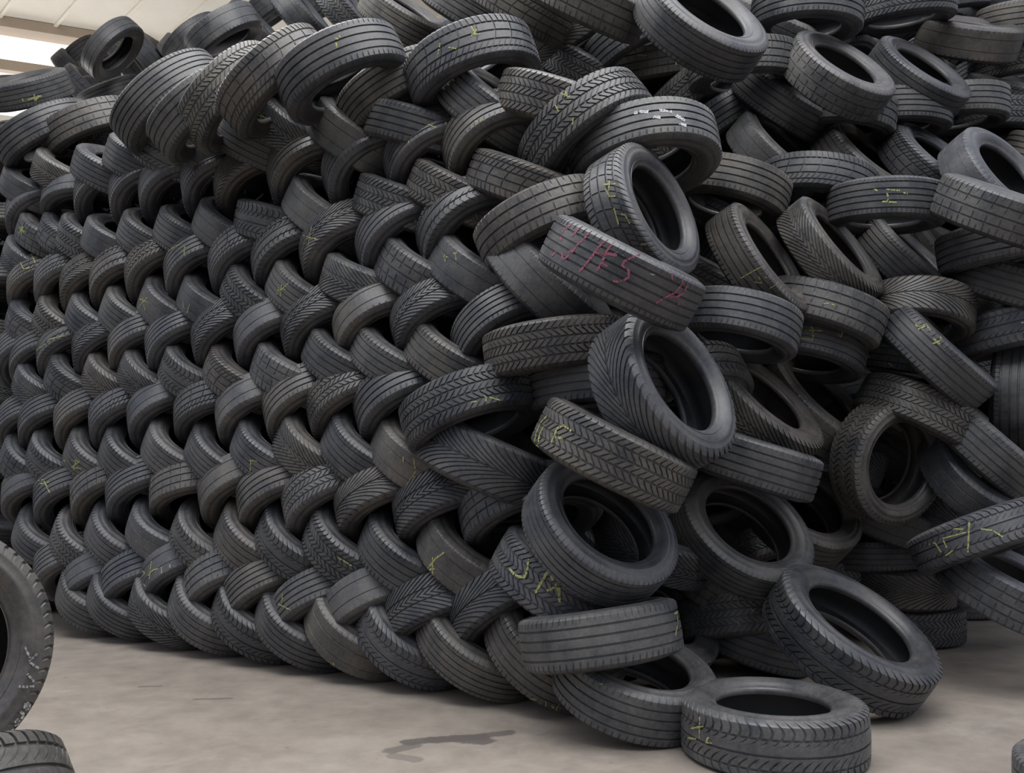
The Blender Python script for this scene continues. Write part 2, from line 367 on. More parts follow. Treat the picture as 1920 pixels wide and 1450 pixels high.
# rows of the woven face from the floor up: kind, then the middle of each tire's visible tread in the photograph
# an entry may carry its own tilt in degrees as a third number, and its own tread as a fourth
ROWS = [
 ('\\', [(119,1174),(179,1176),(262,1188),(339,1192),(425,1208),(510,1227),(610,1243),(712,1254),(836,1268),(975,1283)]),
 ('/',  [(80,1072),(138,1100),(212,1100),(292,1086),(376,1102),(455,1122),(554,1144),(657,1147),(778,1160,28),(906,1156,36,'vee')]),
 ('\\', [(36,1009),(110,1017),(177,1009),(257,1001,30),(342,1015),(430,1018),(510,1023),(607,1031),(717,1045),(836,1048)]),
 ('/',  [(17,929),(80,935),(152,929),(221,924),(306,926,20),(403,921),(480,935),(571,940),(676,948,30,'vee'),(795,957,30),(930,962,26)]),
 ('\\', [(11,863),(63,857),(135,855),(204,855),(287,846),(372,855),(461,846),(546,841),(640,846),(739,855)]),
 ('/',  [(8,791),(50,791),(119,786),(188,783),(262,775),(353,772,26),(437,768),(530,755),(618,752),(715,752)]),
 ('\\', [(36,717),(99,706),(171,706),(240,700),(320,695),(406,698),(502,692,26,'rib3'),(602,668),(698,665),(808,662)]),
 ('/',  [(5,662),(33,667),(86,656),(155,648),(224,642),(298,637),(389,623),(472,623),(566,604),(670,596),(786,585),(912,610)]),
 ('\\', [(22,598),(75,596),(138,590),(204,582),(279,568),(356,560),(441,546,38,'block'),(530,538,34,'twin'),(637,518,26),(748,499,34,'rib3'),(853,496)]),
 ('/',  [(28,529),(80,521),(130,527),(188,516),(257,499),(334,493),(422,478),(508,469),(604,447),(717,427),(839,405)]),
 ('\\', [(14,477),(41,430),(83,433),(119,438),(168,441),(237,433),(309,427),(384,416),(467,403,20),(562,380,40,'bald'),(704,362,26),(808,341,28),(932,316,26,'asym')]),
 ('/',  [(25,386),(94,361,16),(157,350),(226,345),(284,339),(367,323),(433,328,34,'chev'),(538,298),(648,290),(772,268),(890,238,28)]),
 ('\\', [(11,337),(72,309),(149,303),(212,284),(270,270),(342,265),(430,248),(502,221,42),(612,229,42,'bald'),(726,212,20,'rib4'),(870,172,42),(990,160,26)]),
]
ORD = ['first', 'second', 'third', 'fourth', 'fifth', 'sixth', 'seventh', 'eighth', 'ninth', 'tenth', 'eleventh', 'twelfth', 'thirteenth']
LOOK = {'rib4': 'four-grooved', 'rib3': 'three-grooved', 'chev': 'arrow-patterned', 'vee': 'V-treaded', 'block': 'block-treaded', 'wave': 'wavy-treaded', 'asym': 'uneven-treaded', 'bald': 'worn smooth', 'twin': 'finely ribbed'}
ROWNAME = ['bottom row', 'second row up', 'third row up', 'fourth row up', 'fifth row up', 'sixth row up', 'seventh row up', 'eighth row up', 'ninth row up', 'tenth row up', 'eleventh row up', 'twelfth row up', 'thirteenth row up']
OFF = {'/': (-0.02, -0.01), '\\': (0.0, 0.0)}   # frontmost point of the tire against the middle of what shows of it, metres along the wall and up
for ri, (kind, row) in enumerate(ROWS):
    for ci, ent in enumerate(row):
        px, py = ent[:2]
        th = (ent[2] if len(ent) > 2 else 34) + rnd.uniform(-2.5, 2.5)
        p = hit_plane(px, py, FLOOR_A, PN)
        D = 0.60 + rnd.uniform(-0.02, 0.02); W = 0.185 + rnd.uniform(-0.012, 0.012)
        turn = 0.15 if ri == 0 else None
        ax = wall_axis(kind, th) if turn is None else (wall_axis(kind, th) + NRM * 0.05).normalized()
        c = p - NRM * (D / 2) + U * OFF[kind][0] + Z * OFF[kind][1]
        if ri == 12 and px < 760: c = c - (c - CAM).normalized() * 0.07
        if ri == 0: c.z = half_height(ax, D, W) - 0.012
        pat = ent[3] if len(ent) > 3 else rnd.choice(PATS)
        tire(c, ax, D, W, pat, label='%s tire leaning %s, %s from the left, %s of the woven wall' % (LOOK[pat], 'right' if kind == '/' else 'left', ORD[ci], ROWNAME[ri]),
             group='tires laced into the woven wall', key='w%d_%d' % (ri, ci))
# ---------------------------------------------------------------- tires read one by one: the heap's end, its top and the floor
def view_axis(px, py, e, r):
    k = ray(px, py).normalized(); rt = k.cross(Z).normalized(); up = rt.cross(k)
    a = math.radians(e)
    return (-k * r + (rt * math.cos(a) + up * math.sin(a)) * math.sqrt(1 - r * r)).normalized()
def T(key, mode, px, py, dpx, e, r, pat, label, D=0.60, W=0.19, group='loose tires at the open end of the heap', tint=None, low=1):
    ax = view_axis(px, py, e, r)
    d = F_PX * D / dpx
    if mode == 'g':                      # rests on the floor: distance follows from that
        hh = (math.sqrt(max(0, 1 - ax.z ** 2)) * dpx / F_PX / 2 * 1.0 + (W / D) * dpx / F_PX / 2 * abs(ax.z))
        k = W / D; cz = ray(px, py).z - ax.z * k * dpx / F_PX / 2
        d = -CAM_H / (cz - hh); D = dpx * d / F_PX; W = k * D
    c = at_depth(px, py, d)
    if mode in 'fg': c = c - ax * (W / 2)
    return tire(c, ax, D, W, pat, tint, label, group, key, low=low)
def FLAT(key, px, py, z, D, pat, label, W=0.19, tilt=(0, 0), tint=None, group='loose tires at the open end of the heap'):
    c = hit_plane(px, py, Vector((0, 0, z)), Z)
    return tire(c, Vector((tilt[0], tilt[1], 1)), D, W, pat, tint, label, group, key)
G1 = 'loose tires at the open end of the heap'; G2 = 'arched tires along the top of the woven wall'; G3 = 'tires lying over the top of the heap'
# foreground
FLAT('front', 1449, 1360, 0.094, 0.625, 'wave', 'black tire lying flat on the concrete in front of the heap, hole up', 0.188)
T('lean', 'g', 1618, 1158, 324, 56, 0.38, 'wave', 'big dark tire leaning on the floor right of the flat one, hole facing up right', D=0.64, W=0.185, low=0.9)
T('stand', 'f', -166, 1222, 500, 0, 0.992, 'block', 'large tire standing at the left edge with chalk letters on its sidewall', D=0.70, W=0.2, group='', low=0.8)
T('corner', 'c', -145, 1640, 540, -75, 0.25, 'wave', 'tire in the bottom left corner with its grooved tread up', 0.56, 0.2, '')
# lower part of the corner
T('l3', 'f', 1200, 1262, 302, 74, 0.42, 'rib4', 'tire tilted on the floor at the corner, hole half covered by a sideways tire', low=0.85)
T('l4', 'c', 1125, 1190, 303, 99, 0.07, 'rib4', 'tire lying sideways like a bar over the holed tire at the corner')
T('l5', 'c', 1064, 1096, 298, 60, 0.24, 'block', 'tire with a yellow chalk Y and A under the big open ring at the corner', D=0.63)
T('l6', 'f', 1148, 966, 304, 50, 0.60, 'twin', 'wide open tire ring at the corner with a barred tire across its top', low=0.85, W=0.172)
T('l7', 'c', 1150, 852, 308, 63, 0.05, 'block', 'block-treaded tire slanting down right with yellow chalk at its left end')
T('l8', 'f', 1286, 708, 322, 30, 0.45, 'vee', 'large V-treaded tire with open oval hole sticking out in the middle of the corner', D=0.62, W=0.21, low=0.88)
T('l9', 'c', 1165, 512, 312, 62, 0.04, 'twin', 'tire with pink chalk letters slanting down right across its tread')
T('l10', 'f', 1243, 386, 272, 26, 0.38, 'asym', 'tire with upright oval hole and yellow chalk below the two big arches', D=0.575, low=0.92)
T('l11', 'c', 1207, 292, 282, -80, 0.46, 'rib4', 'big arched tire with white scuffs on its crown, in front of the other arch', D=0.66)
T('l12', 'c', 1100, 255, 272, -52, 0.40, 'block', 'big dusty block-treaded arched tire behind the white scuffed one', 0.64)
T('l13', 'c', 1020, 428, 262, -66, 0.30, 'rib3', 'wide arched tire above the pink chalked one')
T('l14', 'c', 1030, 532, 262, 46, 0.14, 'bald', 'smooth worn tire slanting down right, left of the pink chalked one')
T('l16', 'c', 1042, 655, 272, -83, 0.10, 'block', 'zigzag block-treaded tire lying level, left of the large V-treaded one')
T('l17', 'c', 1125, 722, 270, -86, 0.12, 'rib4', 'tire lying level under the zigzag block-treaded one')
T('l18', 'c', 884, 772, 266, -72, 0.3, 'block', 'wide arched tire over the smooth V-treaded tire')
T('l19', 'c', 915, 868, 266, 66, 0.04, 'vee', 'fern-treaded tire slanting under a wide arched tire', D=0.6, W=0.21)
T('l21', 'c', 1160, 800, 240, 62, 0.10, 'bald', 'dark tire showing only a strip above the block-treaded slanting one')
T('l22', 'c', 1384, 612, 228, -103, 0.3, 'rib4', 'ribbed tire with its dark underside showing, right of the large V-treaded one', D=0.54)
T('l23', 'f', 1446, 738, 268, 45, 0.27, 'chev', 'slanting tire with a narrow hole under the ribbed barrel, right of the V-treaded one', D=0.655)
T('l24', 'f', 1550, 738, 245, 43, 0.26, 'bald', 'second slanting tire with a narrow hole, behind the first one', D=0.665)
T('l25', 'c', 1545, 588, 222, -110, 0.22, 'rib3', 'curved ribbed tire overhanging the yellow chalked barrel', D=0.57)
T('l26', 'c', 1512, 655, 216, -103, 0.3, 'twin', 'barrel-like tire with yellow chalk letters on fine ribs', D=0.57)
T('l27', 'f', 1450, 476, 246, 32, 0.2, 'rib4', 'tire with yellow chalk letters slanting steeply, thin slit of its hole at right', W=0.17)
T('l28', 'f', 1584, 454, 236, 36, 0.18, 'chev', 'arrow-treaded tire slanting steeply, right of the chalk lettered one', W=0.17)
T('l29', 'c', 1700, 494, 216, 42, 0.12, 'twin', 'ribbed slanting tire under the tire with a yellow crown mark', W=0.175)
T('l30', 'c', 1366, 360, 225, -106, 0.32, 'rib4', 'arched tire right of the tire with the upright oval hole')
T('l31', 'c', 1530, 355, 215, -100, 0.36, 'asym', 'rusty arched tire with dark hollow underneath')
T('l32', 'c', 1660, 388, 210, -94, 0.2, 'twin', 'tire with a yellow crown mark on its upright tread', D=0.55)
T('l33', 'c', 1876, 400, 246, 62, 0.05, 'rib3', 'tire band slanting down to the right edge')
T('l34', 'c', 1882, 462, 232, -84, 0.14, 'rib4', 'level ribbed tire at the right edge under the slanting band')
T('l35', 'c', 1898, 530, 228, 67, 0.03, 'rib4', 'ribbed tire at the right edge tucked under the level one')
T('l36', 'c', 1720, 588, 198, -95, 0.4, 'vee', 'smooth arrow-treaded arched tire over the tire with a yellow cross', D=0.52)
T('l37', 'c', 1755, 667, 236, 42, 0.05, 'rib4', 'slanting ribbed tire with a yellow Y and cross', W=0.18)
T('l38', 'c', 1655, 672, 168, -100, 0.08, 'rib3', 'small ribbed piece of tire left of the yellow crossed one', 0.6)
T('l39', 'c', 1722, 780, 230, -117, 0.2, 'block', 'block-treaded tire arched over the round open ring')
T('l40', 'c', 1850, 838, 234, 44, 0.05, 'rib4', 'ribbed tire slanting down to the right edge beside the round ring')
T('l41', 'f', 1696, 872, 238, -14, 0.66, 'block', 'upright open ring of a tire with a round dark hole', low=0.8)
T('l42', 'c', 1550, 850, 214, 70, 0.03, 'vee', 'V-treaded tire lying left of the round open ring')
T('l43', 'c', 1414, 868, 240, 72, 0.02, 'rib4', 'ribbed tire lying slanted above the second wide open ring', 0.555)
T('l44', 'f', 1408, 976, 272, 52, 0.60, 'twin', 'second wide open tire ring right of the corner', low=0.85, D=0.645, W=0.172)
T('l45', 'f', 1520, 936, 225, 50, 0.55, 'rib4', 'third open tire ring, behind the second', low=0.85)
T('l46', 'c', 1650, 962, 205, 66, 0.15, 'bald', 'smooth tire under the round open ring')
T('l50', 'c', 1545, 1072, 196, 84, 0.10, 'block', 'bluish block-treaded tire behind the big leaning one')
T('l51', 'c', 1380, 1156, 236, -82, 0.05, 'block', 'bluish shiny block-treaded tire left of the big leaning one')
T('l52', 'c', 1412, 1240, 235, 72, 0.22, 'rib4', 'dark tire lying low behind the flat front one')
T('l53', 'c', 1340, 1085, 232, 56, 0.2, 'rib3', 'dark slanting tire below the second open ring')
T('l54', 'f', 1868, 862, 235, 45, 0.5, 'bald', 'smooth curved tire right of the round open ring')
T('l55', 'c', 1940, 938, 200, 85, 0.05, 'rib3', 'small piece of tire at the right edge above the chalk crossed one')
T('l56', 'c', 1838, 1006, 255, -67, 0.05, 'wave', 'tire with a yellow cross and letters slanting up right above the floor gap', W=0.165)
T('l57', 'c', 1765, 968, 205, 68, 0.05, 'vee', 'dark tire crossing behind the yellow crossed one')
T('l58', 'c', 1890, 1100, 255, 62, 0.24, 'rib3', 'tire tilted at the right edge near the floor')
FLAT('l49', 1700, 1165, 0.10, 0.60, 'block', 'lowest flat tire of the short stack near the right floor edge')
FLAT('l48', 1682, 1098, 0.30, 0.60, 'vee', 'middle flat tire of the short stack near the right floor edge', 0.2, (0.03, 0.0))
FLAT('l47', 1632, 1036, 0.48, 0.58, 'rib4', 'upper flat tire of the short stack near the right floor edge', 0.17, (-0.02, 0.03))
FLAT('l59', 1790, 1122, 0.10, 0.56, 'rib4', 'dark flat tire on the floor behind the short stack')
T('l82', 'c', 1322, 530, 225, 60, 0.05, 'asym', 'piece of slanting tire right of the pink chalked end')
T('l83', 'c', 1840, 585, 170, -80, 0.08, 'block', 'dark block-treaded tire behind the wavy one at the right edge')
T('l84', 'c', 1895, 622, 226, -79, 0.10, 'wave', 'wavy-treaded tire with a white spot at the right edge')
T('l85', 'c', 1918, 742, 225, -4, 0.06, 'twin', 'upright tire with vertical grooves at the right edge', W=0.24)
T('l86', 'c', 1778, 512, 215, 38, 0.12, 'bald', 'slanting tire behind the ribbed one under the crown mark', D=0.68)
# upper right of the heap
T('u60', 'c', 1512, 28, 205, -95, 0.34, 'rib4', 'arched tire near the top, second of the three big ones')
T('u61', 'c', 1690, 14, 190, -91, 0.22, 'block', 'big level block-treaded tire near the top right')
T('u62', 'c', 1762, 0, 170, -90, 0.12, 'bald', 'dark tire behind the level block-treaded one')
T('u63', 'c', 1928, 42, 180, -98, 0.15, 'rib4', 'ribbed tire in the top right corner')
T('u63b', 'c', 1850, 8, 165, 60, 0.05, 'bald', 'slanting tire left of the top right corner tire')
T('u64', 'c', 1815, 72, 185, 70, 0.10, 'bald', 'pale slanting tire band near the top right')
T('u65', 'c', 1912, 118, 175, -90, 0.15, 'block', 'rough dark tire at the right edge below the corner one')
T('u66', 'c', 1900, 180, 175, 66, 0.08, 'asym', 'bluish slanting tire at the right edge')
T('u67', 'c', 1868, 232, 175, -96, 0.30, 'block', 'block-treaded arch at the right edge')
T('u68', 'f', 1895, 318, 225, 35, 0.3, 'bald', 'steep tire with a slit hole at the right edge')
T('u69', 'f', 1590, 112, 215, 52, 0.25, 'rib3', 'steep slanting tire with a long slit hole under the two top arches')
T('u69b', 'f', 1740, 120, 200, 48, 0.2, 'rib4', 'slanting tire hanging under the level block-treaded one')
T('u90', 'c', 1395, 130, 205, -90, 0.30, 'asym', 'arched tire with patterned crown beside the slanting hole')
T('u91', 'c', 1470, 190, 200, 52, 0.1, 'rib4', 'slanting tire under the patterned arch')
T('u92', 'c', 1575, 222, 200, -98, 0.30, 'rib3', 'arched tire over the rusty arched one')
T('u93', 'c', 1680, 215, 195, -95, 0.25, 'twin', 'arched tire in the second arch row of the upper right')
T('u94', 'c', 1790, 205, 185, -92, 0.25, 'rib4', 'arched tire left of the block-treaded arch at the right edge')
T('u95', 'f', 1480, 268, 205, 44, 0.2, 'bald', 'slanting tire between two arches of the upper right')
T('u96', 'f', 1640, 285, 205, 44, 0.2, 'rib4', 'slanting tire above the crown marked one')
T('u97', 'f', 1770, 290, 205, 44, 0.2, 'asym', 'slanting tire above the long band at the right edge')
T('u98', 'c', 1350, 235, 190, -60, 0.2, 'rib4', 'tire behind the right end of the white scuffed arch')
T('u70', 'f', 1335, 12, 262, 54, 0.30, 'twin', 'large slanting tire with open hole at the top edge', 0.64)
T('u71', 'c', 1105, 2, 232, 64, 0.03, 'rib3', 'slanting ribbed tire at the top edge, left of the large holed one')
T('u72', 'c', 975, 12, 205, 62, 0.03, 'asym', 'slanting tire at the top edge above the V-treaded one')
T('u73', 'c', 1065, 68, 190, -58, 0.12, 'vee', 'V-treaded tire below the top edge')
T('u74', 'c', 1188, 85, 195, -64, 0.30, 'rib4', 'arched ribbed tire right of the V-treaded one')
T('u75', 'c', 1243, 116, 190, -86, 0.08, 'rib3', 'level tire with faint chalk under the arched ribbed one')
T('u76', 'c', 1100, 135, 190, 62, 0.03, 'block', 'slanting tire above the dusty arched one')
T('u77', 'c', 1290, 172, 190, -52, 0.08, 'block', 'dark tire rising right behind the white scuffed arch')
T('u78', 'c', 1240, 282, 190, 50, 0.05, 'block', 'small piece of tire under the white scuffed arch')
T('u79', 'c', 955, 120, 190, 55, 0.05, 'rib4', 'small piece of tire under the widest arch')
T('u99', 'c', 1440, 50, 190, 60, 0.05, 'bald', 'slanting tire between the large holed one and the top arches')
# the arched row that crowns the woven wall
A = lambda key, px, py, dpx, e, r, pat, label, **k: T(key, 'c', px, py, dpx, e, r, pat, label, group=G2, **{'D': 0.66, 'W': 0.2, **k})
A('a1', 88, 255, 186, -55, 0.3, 'rib4', 'first arched tire from the left on the woven wall')
A('a2', 175, 246, 186, -62, 0.32, 'rib3', 'second arched tire from the left on the woven wall')
A('a3', 240, 242, 180, -50, 0.26, 'block', 'third arched tire from the left on the woven wall')
A('a4', 322, 195, 232, -45, 0.36, 'twin', 'tall smooth arch, fourth from the left on the woven wall', D=0.7)
A('a5', 384, 212, 218, -46, 0.3, 'rib4', 'arch in front of the tall smooth one', D=0.61)
A('a6', 438, 186, 226, -40, 0.34, 'block', 'pale dusty arch on the woven wall', tint=(1.6, 1.55, 1.4), D=0.62)
A('a7', 520, 156, 240, -45, 0.3, 'asym', 'arch right of the pale dusty one', D=0.62)
A('a8', 643, 140, 250, -62, 0.38, 'rib4', 'wide ribbed arch with faint yellow marks', D=0.62)
A('a9', 752, 182, 240, -60, 0.34, 'twin', 'arch tucked under the widest arches', D=0.63)
A('a10', 886, 132, 252, -70, 0.42, 'asym', 'widest arch of the wall top with yellow cross marks', D=0.62)
# tires lying over the top
B_ = lambda key, mode, px, py, dpx, e, r, pat, label, **k: T(key, mode, px, py, dpx, e, r, pat, label, group=G3, **k)
B_('b1', 'c', 212, 92, 130, -36, 0.40, 'bald', 'arched tire against the pale roof at the top left', W=0.15)
B_('b2', 'c', 262, 84, 112, -112, 0.10, 'rib4', 'dusty tire lying across the arched one at the top left', tint=(1.4, 1.4, 1.1))
B_('b3', 'c', 152, 110, 98, -40, 0.30, 'rib3', 'small dark arch left of the arched tire against the roof')
B_('b4', 'c', 146, 140, 100, 50, 0.10, 'block', 'tire leaning left under the small dark arch')
B_('b5', 'f', 205, 132, 98, 30, 0.40, 'rib4', 'tire with visible hole under the arched tire against the roof')
B_('b6', 'c', 246, 122, 105, 40, 0.15, 'bald', 'tire leaning left under the dusty one')
B_('b7', 'c', 55, 168, 150, 115, 0.10, 'rib4', 'long tire with yellow marks lying at the left end of the top')
B_('b8', 'c', 40, 164, 110, 100, 0.10, 'bald', 'dark tire behind the yellow marked one at the left end')
B_('b9', 'c', 132, 178, 115, -60, 0.10, 'block', 'tire right of the yellow marked long one')
B_('b10', 'c', 165, 175, 115, 50, 0.10, 'rib3', 'tire filling the gap below the holed one')
B_('b11', 'c', 208, 178, 120, -60, 0.10, 'rib4', 'tire between the holed one and the tall arch')
B_('b12', 'c', 366, 78, 125, -46, 0.30, 'bald', 'left one of two dark arches on the skyline')
B_('b13', 'c', 420, 64, 148, -52, 0.28, 'bald', 'right one of two dark arches on the skyline')
B_('b14', 'c', 432, 92, 115, -55, 0.05, 'rib3', 'brownish tire under the right dark arch')
B_('b15', 'c', 480, 60, 132, 50, 0.10, 'bald', 'first left-leaning tire right of the skyline arches')
B_('b16', 'c', 566, 32, 142, 46, 0.10, 'bald', 'second left-leaning tire at the top edge')
B_('b17', 'c', 648, 24, 152, 46, 0.10, 'block', 'third left-leaning tire at the top edge')
B_('b18', 'c', 755, 36, 168, 64, 0.14, 'rib4', 'wide tire lying slanted at the top edge above the wide ribbed arch')
B_('b19', 'c', 818, 82, 155, -60, 0.08, 'rib3', 'tire peeping between the two widest arches')
B_('b20', 'c', 872, 14, 175, 62, 0.05, 'rib4', 'slanting tire at the top edge above the widest arch')
B_('b21', 'c', 505, 15, 120, -50, 0.2, 'bald', 'dark tire on the skyline beside the roof edge')
B_('b22', 'c', 355, 118, 120, 55, 0.1, 'bald', 'tire lying behind the pale dusty arch')
B_('b23', 'c', 300, 120, 118, 50, 0.1, 'bald', 'tire lying behind the tall smooth arch')
B_('b24', 'c', 620, -5, 130, -60, 0.1, 'bald', 'dark tire at the top edge behind the third left-leaning one')
B_('b25', 'c', 700, 10, 140, -60, 0.1, 'rib3', 'dark tire at the top edge left of the wide slanted one')
B_('b26', 'c', 930, -15, 175, -60, 0.1, 'rib3', 'tire at the top edge left of the slanting one above the V-treaded')
B_('b27', 'c', 1010, -30, 190, -60, 0.1, 'rib3', 'tire cut by the top edge above the V-treaded one')

FLAT('rightcorner', 2148, 1502, 0.095, 0.62, 'rib4', 'tire whose dark edge just enters the bottom right corner', group='')
FLAT('under', -215, 1440, 0.09, 0.60, 'rib4', 'flat tire under the standing one at the left edge', group='')

_s = ID['stand']
tire(_s['c'] - _s['a'] * 0.24 + Vector((0.03, 0, 0)), _s['a'], 0.68, 0.2, 'rib4', None, 'tire standing hidden behind the chalk lettered one at the left edge', '', 'stand2', low=0.66)
# ---------------------------------------------------------------- chalk and paint marks, with a painted glint, drawn on the treads
def chalk(name, col):
    m, n, b = new_mat(name); tc = nd(n, 'ShaderNodeTexCoord')
    ns = nd(n, 'ShaderNodeTexNoise', Scale=170.0, Detail=3.0); n.links.new(tc.outputs['Object'], ns.inputs['Vector'])
    rp = nd(n, 'ShaderNodeValToRGB'); n.links.new(ns.outputs['Fac'], rp.inputs[0])
    rp.color_ramp.elements[0].position = 0.38; rp.color_ramp.elements[0].color = (*[c * 0.35 + 0.02 for c in col], 1)
    rp.color_ramp.elements[1].position = 0.58; rp.color_ramp.elements[1].color = (*col, 1)
    n.links.new(rp.outputs[0], b.inputs['Base Color']); b.inputs['Roughness'].default_value = 0.95; b.inputs['Specular IOR Level'].default_value = 0.1
    return m
CH = {'y': chalk('yellow_chalk', (0.36, 0.37, 0.15)), 'p': chalk('pink_chalk', (0.34, 0.11, 0.16)), 'w': chalk('white_paint_and_glint', (0.48, 0.50, 0.52)), 'g': chalk('grey_chalk', (0.30, 0.30, 0.28))}
CROP = {'L1': (0, 0, 3.624), 'L2': (400, 0, 3.624), 'L3': (0, 350, 3.624), 'L4': (400, 350, 3.624), 'L5': (0, 700, 3.624), 'L6': (400, 700, 3.624), 'L7': (0, 1050, 3.624), 'L8': (400, 1050, 3.624),
        'R1': (850, 0, 3.2945), 'R2': (1370, 0, 3.2945), 'R3': (850, 380, 3.2945), 'R4': (1370, 380, 3.2945), 'R5': (850, 740, 3.2945), 'R6': (1370, 740, 3.2945), 'R7': (850, 1010, 3.2945), 'R8': (1370, 1010, 3.2945),
        'P': (1000, 400, 5.818), 'Q': (1480, 560, 4.8), 'S': (0, 1180, 5.369)}
def on_tread(M, Mi, px, py):
    o = Mi @ CAM; d = (Mi.to_3x3() @ ray(px, py))
    R = R0
    for _ in range(4):
        a = d.x ** 2 + d.y ** 2; b = o.x * d.x + o.y * d.y; c = o.x ** 2 + o.y ** 2 - R * R
        disc = b * b - a * c
        if disc < 0: return None
        t = (-b - math.sqrt(disc)) / a; p = o + d * t
        v = p.z / HALF
        if abs(v) > 0.97: return None
        R = crown_r(max(-1, min(1, v))) + 0.0012
    return p, Vector((p.x, p.y, 0)).normalized()
def on_face(M, Mi, px, py):
    o = Mi @ CAM; d = (Mi.to_3x3() @ ray(px, py)); zz = (ZE + 0.0085) * (1 if o.z > 0 else -1)
    t = (zz - o.z) / d.z; p = o + d * t
    return p, Vector((0, 0, 1 if o.z > 0 else -1))
def MARK(key, crop, strokes, c='y', w=0.0055, face=False):
    sc = CROP[crop][2]; left = [list(s) for s in strokes]
    while left:                          # strokes that nearly touch form one mark
        grp = [left.pop(0)]; grew = True
        while grew:
            grew = False
            for s in list(left):
                if min(math.hypot(a[0] - b[0], a[1] - b[1]) for a in s for g in grp for b in g) / sc < 9: grp.append(s); left.remove(s); grew = True
        MARK1(key, crop, grp, c, w, face)
def MARK1(key, crop, strokes, c, w, face):
    rec = ID.get(key)
    if rec is None: return
    t = rec['o']; M = t.matrix_basis.copy()
    Mi = M.inverted(); x0, y0, sc = CROP[crop]
    bm = bmesh.new(); r3 = random.Random(len(key) * 7 + len(strokes))
    for st in strokes:
        pts = [(x0 + x / sc, y0 + y / sc) for x, y in st]
        dense = []
        for (ax_, ay_), (bx_, by_) in zip(pts, pts[1:]):
            n = max(2, int(math.hypot(bx_ - ax_, by_ - ay_) / 2.0))
            for i in range(n + 1): dense.append((ax_ + (bx_ - ax_) * i / n + r3.uniform(-.25, .25), ay_ + (by_ - ay_) * i / n + r3.uniform(-.25, .25)))
        prev = None; last = None
        for q in dense:
            h = (on_face if face else on_tread)(M, Mi, *q)
            if h is None: prev = last = None; continue
            p, nrm = h
            if last is not None and (p - last).length > 1e-5:
                sd = (p - last).cross(nrm).normalized() * (w / 2 * r3.uniform(0.55, 1.2))
                cur = (bm.verts.new(p - sd), bm.verts.new(p + sd))
                if prev and r3.random() > 0.07: bm.faces.new((prev[0], cur[0], cur[1], prev[1]))
                prev = cur
            last = p
    if not bm.faces: bm.free(); print('NO MARK', key); return
    me = bpy.data.meshes.new('chalk_mark'); bm.to_mesh(me); bm.free(); me.materials.append(CH[c])
    o = part('chalk_mark', me, t); o['label'] = {'y': 'yellow chalk mark', 'p': 'pink chalk letters', 'w': 'white scuff and glint marks', 'g': 'pale chalk letters'}[c]
star = lambda x, y, s=45: [[(x - s, y - s * .3), (x + s, y + s * .3)], [(x + s * .6, y - s), (x - s * .6, y + s)], [(x - s * .2, y - s), (x + s * .1, y + s)]]
MARK('w9_8', 'L4', [[(595, 325), (650, 345), (715, 360)], [(670, 255), (655, 330), (645, 400)], [(715, 360), (760, 335)], [(838, 342), (852, 346)]])
MARK('w8_7', 'L4', [[(515, 650), (430, 730)], [(465, 655), (455, 745)], [(430, 685), (490, 700)], [(345, 580), (365, 570)], [(425, 710), (450, 700)]])
MARK('w8_10', 'L4', [[(1570, 450), (1575, 510)], [(1555, 475), (1600, 480)], [(1640, 440), (1650, 500)], [(1620, 455), (1655, 450)]])
MARK('w9_5', 'L3', [[(1240, 385), (1190, 405), (1140, 440)], [(1255, 400), (1245, 530)], [(1300, 460), (1300, 510)]])
MARK('w8_4', 'L3', [[(1010, 745), (965, 790), (920, 850)], [(965, 740), (985, 840)], [(920, 750), (1010, 790)], [(895, 700), (910, 860)]])
MARK('w8_5', 'L3', [[(1240, 780), (1250, 830)], [(1290, 790), (1270, 860)], [(1170, 700), (1185, 740)]])
MARK('w7_2', 'L3', [[(440, 1010), (330, 1040), (325, 1055), (225, 1130), (205, 1180)]], w=0.008)
MARK('w10_1', 'L3', [[(150, 250), (145, 330)], [(125, 270), (165, 310)], [(165, 265), (130, 315)]], w=0.011)
MARK('w9_0', 'L3', [[(210, 450), (240, 520)], [(130, 500), (160, 560), (200, 545)], [(80, 580), (60, 640)], [(150, 560), (215, 550)]])
MARK('w8_0', 'L3', [[(60, 850), (20, 890), (15, 940)]])
MARK('w10_9', 'L4', [[(478, 20), (468, 40), (462, 62)]], 'w', 0.014)  # shiny glint on the smooth tread, painted as a white streak
MARK('w12_7', 'L2', star(325, 790, 38)); MARK('w12_8', 'L2', [[(740, 770), (690, 820), (640, 870)], [(690, 770), (690, 860)], [(630, 845), (700, 850)]])
MARK('a8', 'L2', [[(850, 230), (862, 255)], [(830, 280), (843, 325)], [(820, 262), (850, 262)]], 'y', 0.008)
MARK('w11_8', 'L2', [[(1040, 910), (1060, 980)], [(1010, 920), (1100, 925)], [(920, 1050), (985, 1025), (1050, 1000)], [(1170, 960), (1165, 990)]], 'w', 0.009)
MARK('w11_9', 'L2', [[(1285, 948), (1335, 930)], [(1320, 950), (1350, 1010)], [(1295, 1080), (1250, 1130)], [(1450, 840), (1520, 870)], [(1575, 820), (1590, 870)]])
MARK('a10', 'L2', [[(1545, 280), (1535, 320), (1525, 370)], [(1590, 320), (1650, 330)], [(1750, 175), (1790, 240)]]); MARK('a10', 'R1', [[(105, 150), (135, 215)], [(90, 210), (170, 210)], [(150, 175), (110, 225)]])
MARK('w11_10', 'R1', [[(180, 720), (130, 820)], [(130, 740), (210, 800)], [(150, 770), (200, 770)], [(235, 710), (250, 745)]])
MARK('l12', 'R1', [[(650, 570), (720, 600)], [(690, 560), (705, 600)], [(740, 720), (735, 770)], [(625, 640), (650, 690)]])
